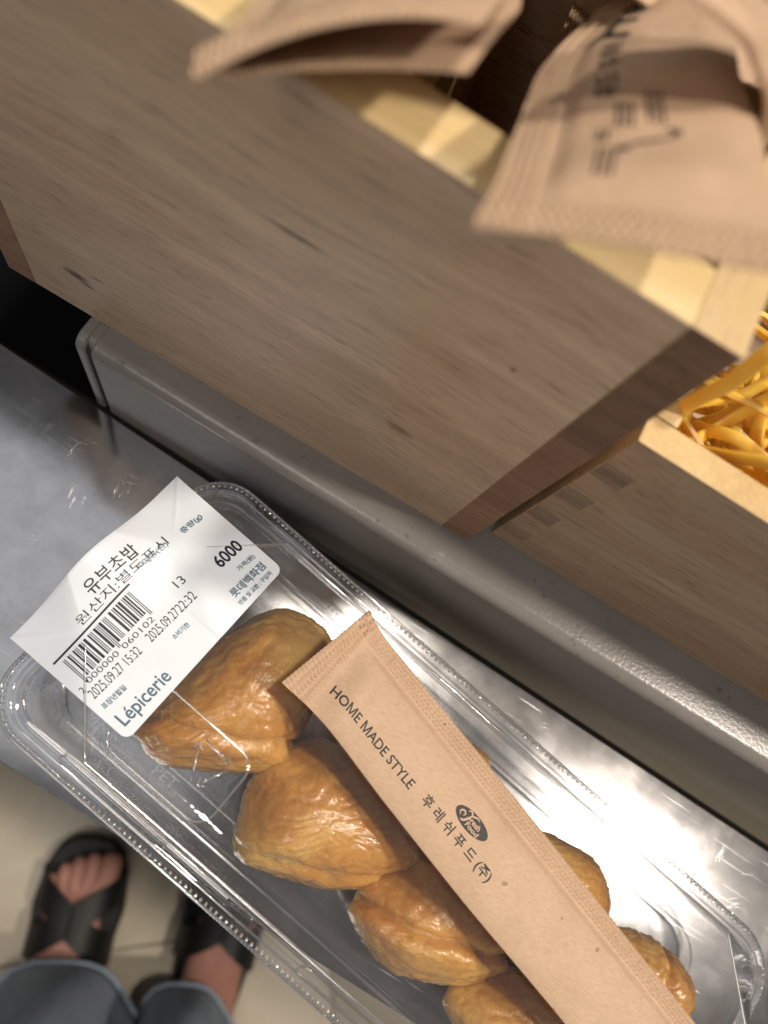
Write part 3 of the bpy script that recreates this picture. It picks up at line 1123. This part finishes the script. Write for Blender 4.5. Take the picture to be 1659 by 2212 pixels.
# recycling mark and letters moulded into the panel
tri = [(2.0, -8.0), (13.5, -8.5), (8.5, -18.5)]
parts = []
for q in range(3):
    a, b = np.array(tri[q]), np.array(tri[(q + 1) % 3])
    d = (b - a) / np.linalg.norm(b - a)
    nrm = np.array([-d[1], d[0]])
    p0, p1 = a + d * 1.6, b - d * 1.6
    parts.append(tube([(*p0, 44.0), (*((p0 + p1) / 2), 44.1), (*p1, 44.0)], 0.32, 6))
    parts.append(tube([(*(p1 - d * 1.7 + nrm * 1.4), 44.0), (*p1, 44.0), (*(p1 - d * 1.7 - nrm * 1.4), 44.0)], 0.3, 6))
V, F = join_vf(parts)
mk('recycling_mark', V, F, M_bead, lid, True)
V2, F2, asp = text_vf('PET', 0.0)
P = [(-1.0 + 4.8 * b_ * 0 + 6.5 * a_, -21.5 + 2.6 * b_, 44.12) for a_, b_ in V2]
pet = mk('moulded_letters', P, F2, M_lid, lid)
sm = pet.modifiers.new('thickness', 'SOLIDIFY')
sm.thickness = 0.0003

# tiny beads pressed along the rim
bm = bmesh.new()
bmesh.ops.create_icosphere(bm, subdivisions=1, radius=1.0)
iv = np.array([v.co[:] for v in bm.verts])
bm.verts.index_update()
ifc = [tuple(v.index for v in f.verts) for f in bm.faces]
bm.free()
parts = []
loop = np.array(R_(1.5, 22.8))
seg = np.linalg.norm(np.roll(loop, -1, 0) - loop, axis=1)
cum = np.concatenate([[0], np.cumsum(seg)])
for d in np.arange(0, cum[-1], 1.75):
    i = min(np.searchsorted(cum, d, side='right') - 1, len(loop) - 1)
    f = (d - cum[i]) / max(seg[i], 1e-6)
    p = loop[i] * (1 - f) + loop[(i + 1) % len(loop)] * f
    parts.append((iv * np.array([0.62, 0.62, 0.42]) + p, ifc))
loop = np.array(R_(0.15, 21.2))
seg = np.linalg.norm(np.roll(loop, -1, 0) - loop, axis=1)
cum = np.concatenate([[0], np.cumsum(seg)])
for d in np.arange(0, cum[-1], 1.2):
    i = min(np.searchsorted(cum, d, side='right') - 1, len(loop) - 1)
    f = (d - cum[i]) / max(seg[i], 1e-6)
    p = loop[i] * (1 - f) + loop[(i + 1) % len(loop)] * f
    parts.append((iv * np.array([0.4, 0.4, 0.8]) + p, ifc))
V, F = join_vf(parts)
tag(mk('rim_beads', V, F, M_sparkle, lid, True), kind='stuff')

# ------------------------------------------------------------------ fried tofu pouches (inari) inside
cU = np.array([math.cos(CA), math.sin(CA)])
cV = np.array([-math.sin(CA), math.cos(CA)])


def fbm(p, o=4, l=2.0, g=0.5):
    a, t = 1.0, 0.0
    for _ in range(o):
        t += a * noise.noise(p)
        p = p * l
        a *= g
    return t


def inari(outline, z0, h, label, seed, fold=None):
    """pouch from a plan outline in the box frame (u, v)"""
    O = np.array(outline, float)
    c = O.mean(0)
    O3 = [(a, b, 0) for a, b in O]
    P = catmull(O3[-2:] + O3 + O3[:2], (len(O) + 3) * 16 + 1)[32:32 + len(O) * 16][:, :2]
    n = len(P)
    rings = 44
    V, F = [], []

    def pos(t, j, side):
        q = c + (P[j] - c) * t
        zz = (1 - t ** 2.1) ** 0.62
        return q, zz
    for side in (1, -1):
        for i in range(rings + 1):
            t = math.sin(0.5 * math.pi * (i / rings)) if side > 0 else math.sin(0.5 * math.pi * (1 - i / rings))
            if side < 0 and i == 0:
                continue
            for j in range(n):
                q, zz = pos(t, j, side)
                z = z0 + (h * zz if side > 0 else -z0 * 0.75 * zz)
                V.append((q[0], q[1], z))
    V = np.array(V)
    cen = np.array([c[0], c[1], z0])
    for k_ in range(len(V)):
        p = Vector(V[k_])
        d = (p - Vector(cen)).normalized()
        pp = Vector((p.x, p.y, p.z)) * 0.055 + Vector((seed, seed * 2.1, 0))
        w1 = fbm(pp, 3)
        rdg = 1 - abs(noise.noise(Vector((p.x * 0.09 + w1 * 0.5 + seed, p.y * 0.05 + w1 * 0.6, p.z * 0.12)))) * 2
        rdg2 = 1 - abs(noise.noise(Vector((p.x * 0.22 + w1 * 0.7 - seed, p.y * 0.16 - w1 * 0.5, p.z * 0.25)))) * 2
        fine = noise.noise(Vector((p.x * 0.5 + p.y * 0.3, p.y * 0.9 - p.x * 0.5, p.z * 0.6))) * 0.22 + noise.noise(p * 1.3) * 0.16
        dz = 0.65 * w1 - 0.25 * max(0, rdg) ** 3 - 0.28 * max(0, rdg2) ** 4 + fine * 0.75
        dep_k = 0.75
        # fine skin wrinkles running along the pouch
        wa = (p.x - c[0]) * 0.80 + (p.y - c[1]) * 0.60
        wb_ = (p.y - c[1]) * 0.80 - (p.x - c[0]) * 0.60
        wk = noise.noise(Vector((wa * 0.07 + seed, wb_ * 0.38 + w1 * 1.6, seed)))
        dz -= 0.55 * max(0.0, 1 - abs(wk) * 5.0) * (0.35 + 0.65 * max(0.0, noise.noise(Vector((p.x * 0.06, p.y * 0.06, seed + 3))) + 0.4))
        if fold is not None and p.z > z0:
            # deep fold line across the pouch
            (ax, ay), (bx, by), dep = fold
            dx, dy = bx - ax, by - ay
            L_ = math.hypot(dx, dy)
            dist = ((p.x - ax) * dy - (p.y - ay) * dx) / L_ + w1 * 2.5
            dep = dep * dep_k
            dz -= dep * math.exp(-(dist / 1.3) ** 2) - dep * 0.45 * math.exp(-((dist - 3.2) / 2.4) ** 2)
        V[k_] = np.array(p + d * dz)
    tot = len(V) // n
    for i in range(tot - 1):
        for j in range(n):
            F.append((i * n + j, (i + 1) * n + j, (i + 1) * n + (j + 1) % n, i * n + (j + 1) % n))
    V[:, 2] = np.maximum(V[:, 2], 2.6)
    V[:, 2] = np.minimum(V[:, 2], 42.0)
    W_ = np.column_stack([V[:, 0] * cU[0] + V[:, 1] * cV[0], V[:, 0] * cU[1] + V[:, 1] * cV[1], V[:, 2]])
    o = mk('inari_pouch', W_, F, M_tofu, None, True)
    tag(o, label, 'inari', 'fried tofu pouches packed in the clear box')
    return o


inari([(-12, -19), (-13, -4), (-12, 14), (-7, 30), (3, 36), (14, 35), (21, 24), (25, 8), (26, -2), (19, -9), (8, -17), (-2, -22)], 15, 21,
      'golden inari pouch half hidden under the white price label', 2.3, fold=((-6, -12), (24, 6), 2.2))
inari([(21, -7), (20, -1), (25, 8), (31, 13), (42, 15), (56, 14), (68, 10), (74, 4), (70, -4), (63, -13), (55, -19), (43, -24), (33, -27), (28, -24), (23, -15)], 14, 20,
      'large golden inari pouch wholly in view between the label and the packet', 5.1, fold=((30, -24), (66, -6), 1.3))
inari([(66, -18), (64, -8), (69, 0), (75, 8), (88, 10), (100, 9), (110, 4), (110, -4), (104, -13), (95, -19), (84, -23), (74, -22)], 14, 18,
      'browner inari pouch with a deep crosswise fold near the box front', 9.4, fold=((66, -14), (106, -1), 3.0))
inari([(102, -20), (103, -12), (108, -5), (116, 0), (130, 2), (144, 0), (150, -10), (146, -20), (132, -24), (114, -24)], 14, 17,
      'inari pouch cut off by the bottom edge of the picture', 13.2)
inari([(40, 20), (46, 34), (56, 40), (66, 40.3), (74, 40), (76, 34), (74, 24), (66, 18), (52, 16)], 13, 14,
      'inari pouch under the packet with only a small flap showing at the back', 17.7)
inari([(86, 13), (86, 23), (92, 30), (101, 34.5), (112, 37.5), (121, 37), (129, 31), (130, 22), (126, 12), (108, 8), (92, 8)], 13, 16,
      'dark inari pouch behind the packet beside the bright glare', 21.9)
inari([(126, 12), (130, 23), (137, 29), (146, 31.5), (155, 32), (162, 29), (165, 23), (162, 13), (152, 5), (136, 5)], 13, 16,
      'inari pouch at the right end of the box behind the packet', 26.1, fold=((148, 36), (152, 6), 2.4))

# ------------------------------------------------------------------ price label
LB = empty('price_label_root')
bpy.data.objects.remove(LB)


z_base = [0.0]


def label_z(u, v):
    """height of the paper: flat on the lid, drooping past the chamfered lid edges"""
    sn = ((-36.0 - u) * 0.69 + (-9.0 - v) * 0.724)     # beyond the near chamfer
    sf = ((-36.0 - u) * 0.69 + (v - 22.5) * 0.724)     # beyond the far chamfer
    sl = -36.0 - u                                      # beyond the left edge

    def soft(x, w_=1.1):
        return w_ * math.log1p(math.exp(min(x / w_, 40)))
    a, b, c = soft(sn) * 0.58, soft(sf) * 0.50, soft(sl, 2.0) * 0.10
    z = 44.35 - max(a, b, c)
    # slight waves of the loose paper
    z_base[0] = z
    z += 0.35 * math.sin((v + 4) * 0.16) * min(1, max(0, (-26 - u) / 12)) + 7.0 * min(1.0, max(0.0, (-28 - u) / 19)) ** 1.6 * math.exp(-((v - 6) / 13) ** 2)
    z += 0.45 * math.exp(-((v - 22) * 0.724 + (u + 30) * 0.4) ** 2 / 9.0) * (1 if v > 12 else 0.4)
    # crease lines at the two loose corners
    d1 = abs((u + 47.2) * 0.72 - (v + 19.5) * 0.69)
    z += 0.35 * math.exp(-(d1 / 0.55) ** 2) * max(0, min(1, (-38 - u) / 4))
    d2 = abs((u + 47.0) * 0.76 + (v - 35.6) * 0.65)
    z += 0.30 * math.exp(-(d2 / 0.5) ** 2) * max(0, min(1, (-37 - u) / 4))
    return z


def lab_fn(tx, ty, off=0.08):
    v = tx - 20.0 + 0.25
    u = -10.4 - ty
    z = label_z(u, v)
    kf = (235.0 - z_base[0]) / (235.0 - 44.35)     # drooping corners reach a little further out
    kf = 1 + (kf - 1) * 1.0
    # the paper is not stretched: sloping parts pull inwards a little
    return ((u * cU[0] + v * cV[0]) * kf, (u * cU[1] + v * cV[1]) * kf, z + off)


LW, LHt, CR = 55.9, 37.4, 2.2
nx, ny = 150, 100
V, F = [], []
for i in range(nx + 1):
    for j in range(ny + 1):
        tx, ty = LW * i / nx, LHt * j / ny
        # rounded corners on the lower edge
        for cx_, cy_ in ((CR, CR), (LW - CR, CR)):
            dx = tx - cx_
            dy = ty - cy_
            if ((cx_ == CR and dx < 0) or (cx_ != CR and dx > 0)) and dy < 0:
                m_ = max(abs(dx), abs(dy))
                l_ = math.hypot(dx, dy)
                tx, ty = cx_ + dx * m_ / l_, cy_ + dy * m_ / l_
        V.append(lab_fn(tx, ty, 0.0))
N_ = len(V)
V += [(p[0], p[1], p[2] - 0.14) for p in V]
q = ny + 1
for i in range(nx):
    for j in range(ny):
        a = i * q + j
        F.append((a, a + q, a + q + 1, a + 1))
        F.append((N_ + a, N_ + a + 1, N_ + a + q + 1, N_ + a + q))
for i in range(nx):
    for j in (0, ny):
        a = i * q + j
        F.append((a, N_ + a, N_ + a + q, a + q) if j == 0 else (a, a + q, N_ + a + q, N_ + a))
for j in range(ny):
    for i in (0, nx):
        a = i * q + j
        F.append((a, a + 1, N_ + a + 1, N_ + a) if i == 0 else (a, N_ + a, N_ + a + 1, a + 1))
lab = mk('price_label', V, F, M_paper, None, True, 50)
tag(lab, 'white price label with barcode stuck across the left end of the clear lid', 'label')


def T(body, x0, x1, y0, h, mat, weight=0.0, dy=0.0, name='lettering'):
    return text_map(name, body, x0, x1, y0, y0 + h, lab_fn, mat, lab, weight, dy)


T('L\u00e9picerie', 2.0, 17.4, 1.35, 4.9, M_inkblue, 0.012, -0.35, 'logo_lettering')
T('\ud3ec\uc7a5\ub144\uc6d4\uc77c', 1.9, 8.7, 8.95, 1.6, M_inkblue, 0.022, -0.45)
T('2025.09.27 15:32', 2.1, 17.3, 12.45, 2.6, M_inkgrey, -0.004, -0.6)
T('2', 1.35, 2.3, 15.3, 1.7, M_inkgrey)
T('000000', 3.9, 13.5, 16.0, 1.55, M_inkgrey, -0.006, -0.4)
T('060102', 15.1, 25.0, 15.5, 1.55, M_inkgrey, -0.006, -0.3)
T('2025.09.27', 20.4, 30.2, 11.9, 2.6, M_inkgrey, -0.004, -0.3)
T('22:32', 30.4, 36.0, 11.6, 2.6, M_inkgrey, -0.004, -0.2)
T('\uc6d0\uc0b0\uc9c0:\ubcc4\ub3c4\ud45c\uc2dc', 12.4, 41.5, 26.9, 2.6, M_inkgrey, -0.002, -0.6)
T('100g\ub2f9(\uc6d0)', 31.4, 41.0, 26.3, 2.0, M_inkblue, 0.004, -0.6)
T('\uc720\ubd80\ucd08\ubc25', 19.4, 34.8, 29.9, 3.7, M_inkgrey, 0.008, -0.6)
T('\uc911\ub7c9(g)', 45.6, 52.3, 25.0, 2.0, M_inkblue, 0.022, -0.4)
T('6000', 45.4, 53.4, 12.0, 3.7, M_inkdark, 0.02, -0.6)
T('\uac00\uaca9(\uc6d0)', 48.0, 53.5, 7.75, 1.7, M_inkblue, 0.022, -0.5)
T('\ub86f\ub370\ubc31\ud654\uc810', 42.0, 53.4, 4.1, 2.5, M_inkblue, 0.02, -0.6)
T('\ubc18\ud488 \ubc0f \uad50\ud658 : \uad6c\uc785\ucc98', 41.7, 53.1, 1.7, 1.4, M_inkblue, 0.022, -0.5)
T('13', 34.5, 37.2, 16.5, 2.4, M_inkgrey, -0.004, -0.3)
T('\uc18c\ube44\uae30\ud55c', 24.5, 29.6, 8.1, 1.5, M_inkblue, 0.022, -0.4)
strip_map('rule_line', [(1.9, 27.3, 25.25, 25.75)], lambda a, b: lab_fn(a, b + 0.012 * a, 0.08), M_inkgrey, lab)
# barcode
L_CODE = ['0001101', '0011001', '0010011', '0111101', '0100011', '0110001', '0101111', '0111011', '0110111', '0001011']
G_CODE = [''.join('1' if c == '0' else '0' for c in s)[::-1] for s in L_CODE]
R_CODE = [''.join('1' if c == '0' else '0' for c in s) for s in L_CODE]
bits = '101' + ''.join((L_CODE if k_ == 'L' else G_CODE)[0] for k_ in 'LLGGLG'[:6]) + '01010' + ''.join(R_CODE[int(c)] for c in '060102') + '101'
bx0, bx1 = 3.7, 25.9
mw = (bx1 - bx0) / len(bits)
bars = []
i = 0
while i < len(bits):
    if bits[i] == '1':
        j = i
        while j < len(bits) and bits[j] == '1':
            j += 1
        guard = i < 3 or i > len(bits) - 4 or 44 < i < 50
        bars.append((bx0 + i * mw, bx0 + j * mw - 0.02, 16.6 if guard else 17.7, 24.4))
        i = j
    else:
        i += 1
strip_map('barcode', bars, lambda a, b: lab_fn(a, b + 0.012 * a, 0.08), M_inkgrey, lab, 0.6)

# ------------------------------------------------------------------ the person: legs, sandals, jeans (only the lower legs are in view)
PELV = (95, -470, 90)


def foot_frame(toe, ang):
    """local (s back from the toe tip, w to the right, z) -> world"""
    ax = np.array([math.sin(math.radians(ang)), -math.cos(math.radians(ang))])     # heel direction
    sd = np.array([math.cos(math.radians(ang)), math.sin(math.radians(ang))])

    def f(s, w_, z):
        p = np.array(toe) + ax * s + sd * w_
        return (p[0], p[1], FZ + z)
    return f


fL = foot_frame((-37, -200), 21)
fR = foot_frame((118, -128), 17)
bm = bmesh.new()
skin = bm.verts.layers.skin.verify()
pel = bm.verts.new(PELV)


def sv(co, r, prev=None):
    v = bm.verts.new(co)
    v[skin].radius = (r, r) if not isinstance(r, tuple) else r
    if prev is not None:
        bm.edges.new((prev, v))
    return v


pel[skin].radius = (95, 95)
for sgn, fr_, hx in ((-1, fL, 40), (1, fR, 170)):
    hip = sv((hx, -455, 20), 78, pel)
    knee = sv((hx + 0, -400, -330), 52, hip)
    an = fr_(172, 0, 95)
    calf = sv((hx * 0.5 + an[0] * 0.5, -385, -470), 46, knee)
    ank = sv(an, 30, calf)
    instep = sv(fr_(135, 0, 56), (34, 24), ank)
    heel = sv(fr_(215, 0, 42), (26, 22), ank)
    ball = sv(fr_(80, 0, 38), (36, 14), instep)
    for q, (w0, s0, r0) in enumerate(((26, 3, 13.5), (7, 5, 9.5), (-8, 10, 9), (-21, 18, 8.5), (-33, 30, 8))):
        wq = w0 * (-sgn)
        k1 = sv(fr_(s0 + 36, wq * 0.96, 34), r0 * 1.05, ball)
        k2 = sv(fr_(s0 + 17, wq, 36), r0, k1)
        k3 = sv(fr_(s0 + 4, wq, 30), r0 * 0.9, k2)
for v in bm.verts:
    v.co *= S
    v[skin].radius = (v[skin].radius[0] * S, v[skin].radius[1] * S)
me = bpy.data.meshes.new('person')
bm.verts.ensure_lookup_table()
bm.verts[0][skin].use_root = True
bm.to_mesh(me)
bm.free()
tmp = bpy.data.objects.new('person', me)
COL.objects.link(tmp)
tmp.modifiers.new('Skin', 'SKIN').use_smooth_shade = True
sb_ = tmp.modifiers.new('Subdivision', 'SUBSURF')
sb_.levels = 2
sb_.render_levels = 2
dg = bpy.context.evaluated_depsgraph_get()
me2 = bpy.data.meshes.new_from_object(tmp.evaluated_get(dg))
bpy.data.objects.remove(tmp)
me2.name = 'person'
me2.materials.clear()
me2.materials.append(M_skin)
person = bpy.data.objects.new('person', me2)
link(person)
tag(person, 'person standing at the counter in blue jeans and black strap sandals, seen from above', 'person')


def sole(fr_, name='sandal_sole'):
    pts = []
    prof = [(-6, 0), (-3, 22), (8, 37), (30, 46), (70, 50), (120, 43), (170, 37), (220, 38), (250, 30), (262, 12), (264, 0)]
    for s_, w_ in prof:
        pts.append((s_, w_))
    for s_, w_ in reversed(prof[1:-1]):
        pts.append((s_, -w_))
    n = len(pts)
    V_ = [fr_(a, b, 1) for a, b in pts] + [fr_(a, b, 18) for a, b in pts] + [fr_(a + (3 if a < 100 else -3), b * 0.93, 22) for a, b in pts]
    F_ = [tuple(range(n - 1, -1, -1)), tuple(2 * n + j for j in range(n))]
    for r_ in range(2):
        for j in range(n):
            F_.append((r_ * n + j, r_ * n + (j + 1) % n, (r_ + 1) * n + (j + 1) % n, (r_ + 1) * n + j))
    return mk(name, V_, F_, M_sandal, None, True, 40)


def strap(fr_, s_a, s_b, width, parent, hgt=64):
    """band from the left sole edge at s_a to the right sole edge at s_b"""
    n = 24
    V_, F_ = [], []
    for i in range(n):
        f = i / (n - 1)
        w_ = -47 + 94 * f
        s_ = s_a + (s_b - s_a) * f
        z = 12 + (hgt - 12) * max(0.0, 1 - (abs(w_) / 47.2) ** 2.6) ** 0.6 + 4
        for e in (-0.5, 0.5):
            zz = z + (s_ + e * width - 95) * 0.28 * (1 - abs(2 * f - 1) ** 2)
            V_.append(fr_(s_ + e * width, w_, zz))
            V_.append(fr_(s_ + e * width, w_, zz - 3))
    for i in range(n - 1):
        a = i * 4
        F_ += [(a, a + 4, a + 6, a + 2), (a + 1, a + 3, a + 7, a + 5), (a, a + 1, a + 5, a + 4), (a + 2, a + 6, a + 7, a + 3)]
    F_ += [(0, 2, 3, 1), ((n - 1) * 4, (n - 1) * 4 + 1, (n - 1) * 4 + 3, (n - 1) * 4 + 2)]
    return mk('strap', V_, F_, M_sandal, parent, True, 40)


for fr_ in (fL, fR):
    so = sole(fr_, 'sandal')
    so.parent = person
    strap(fr_, 44, 108, 32, so)
    strap(fr_, 106, 42, 32, so)


def trouser(path, radii, name, hem):
    n = 28
    V_, F_ = [], []
    P = catmull(path, 40)
    Rr = np.interp(np.linspace(0, 1, 40), np.linspace(0, 1, len(radii)), radii)
    for i in range(40):
        for j in range(n):
            a = 2 * math.pi * j / n
            w_ = 1 + 0.06 * math.sin(3 * a + i * 0.3) + 0.05 * math.sin(5 * a - i * 0.22)
            V_.append((P[i][0] + Rr[i] * w_ * math.cos(a), P[i][1] + Rr[i] * 0.95 * w_ * math.sin(a), P[i][2] + (6 * math.sin(2 * a) if i < 3 else 0)))
    for i in range(39):
        for j in range(n):
            F_.append((i * n + j, i * n + (j + 1) % n, (i + 1) * n + (j + 1) % n, (i + 1) * n + j))
    o = mk(name, V_, F_, M_denim, person, True)
    md = o.modifiers.new('cloth_thickness', 'SOLIDIFY')
    md.thickness = 0.002
    hv = [V_[j] for j in range(n)]
    Vh, Fh = tube(hv, 3.2, 6, True)
    mk('hem', Vh, Fh, hem, o, True)
    return o


trouser([(46, -356, -650), (48, -366, -520), (52, -392, -340), (52, -430, -60), (70, -470, 100)], [80, 82, 86, 92, 100], 'trouser_leg', M_hem)
trouser([(152, -298, -652), (152, -306, -520), (156, -350, -340), (150, -430, -60), (120, -470, 100)], [50, 56, 74, 88, 100], 'trouser_leg', M_hem)
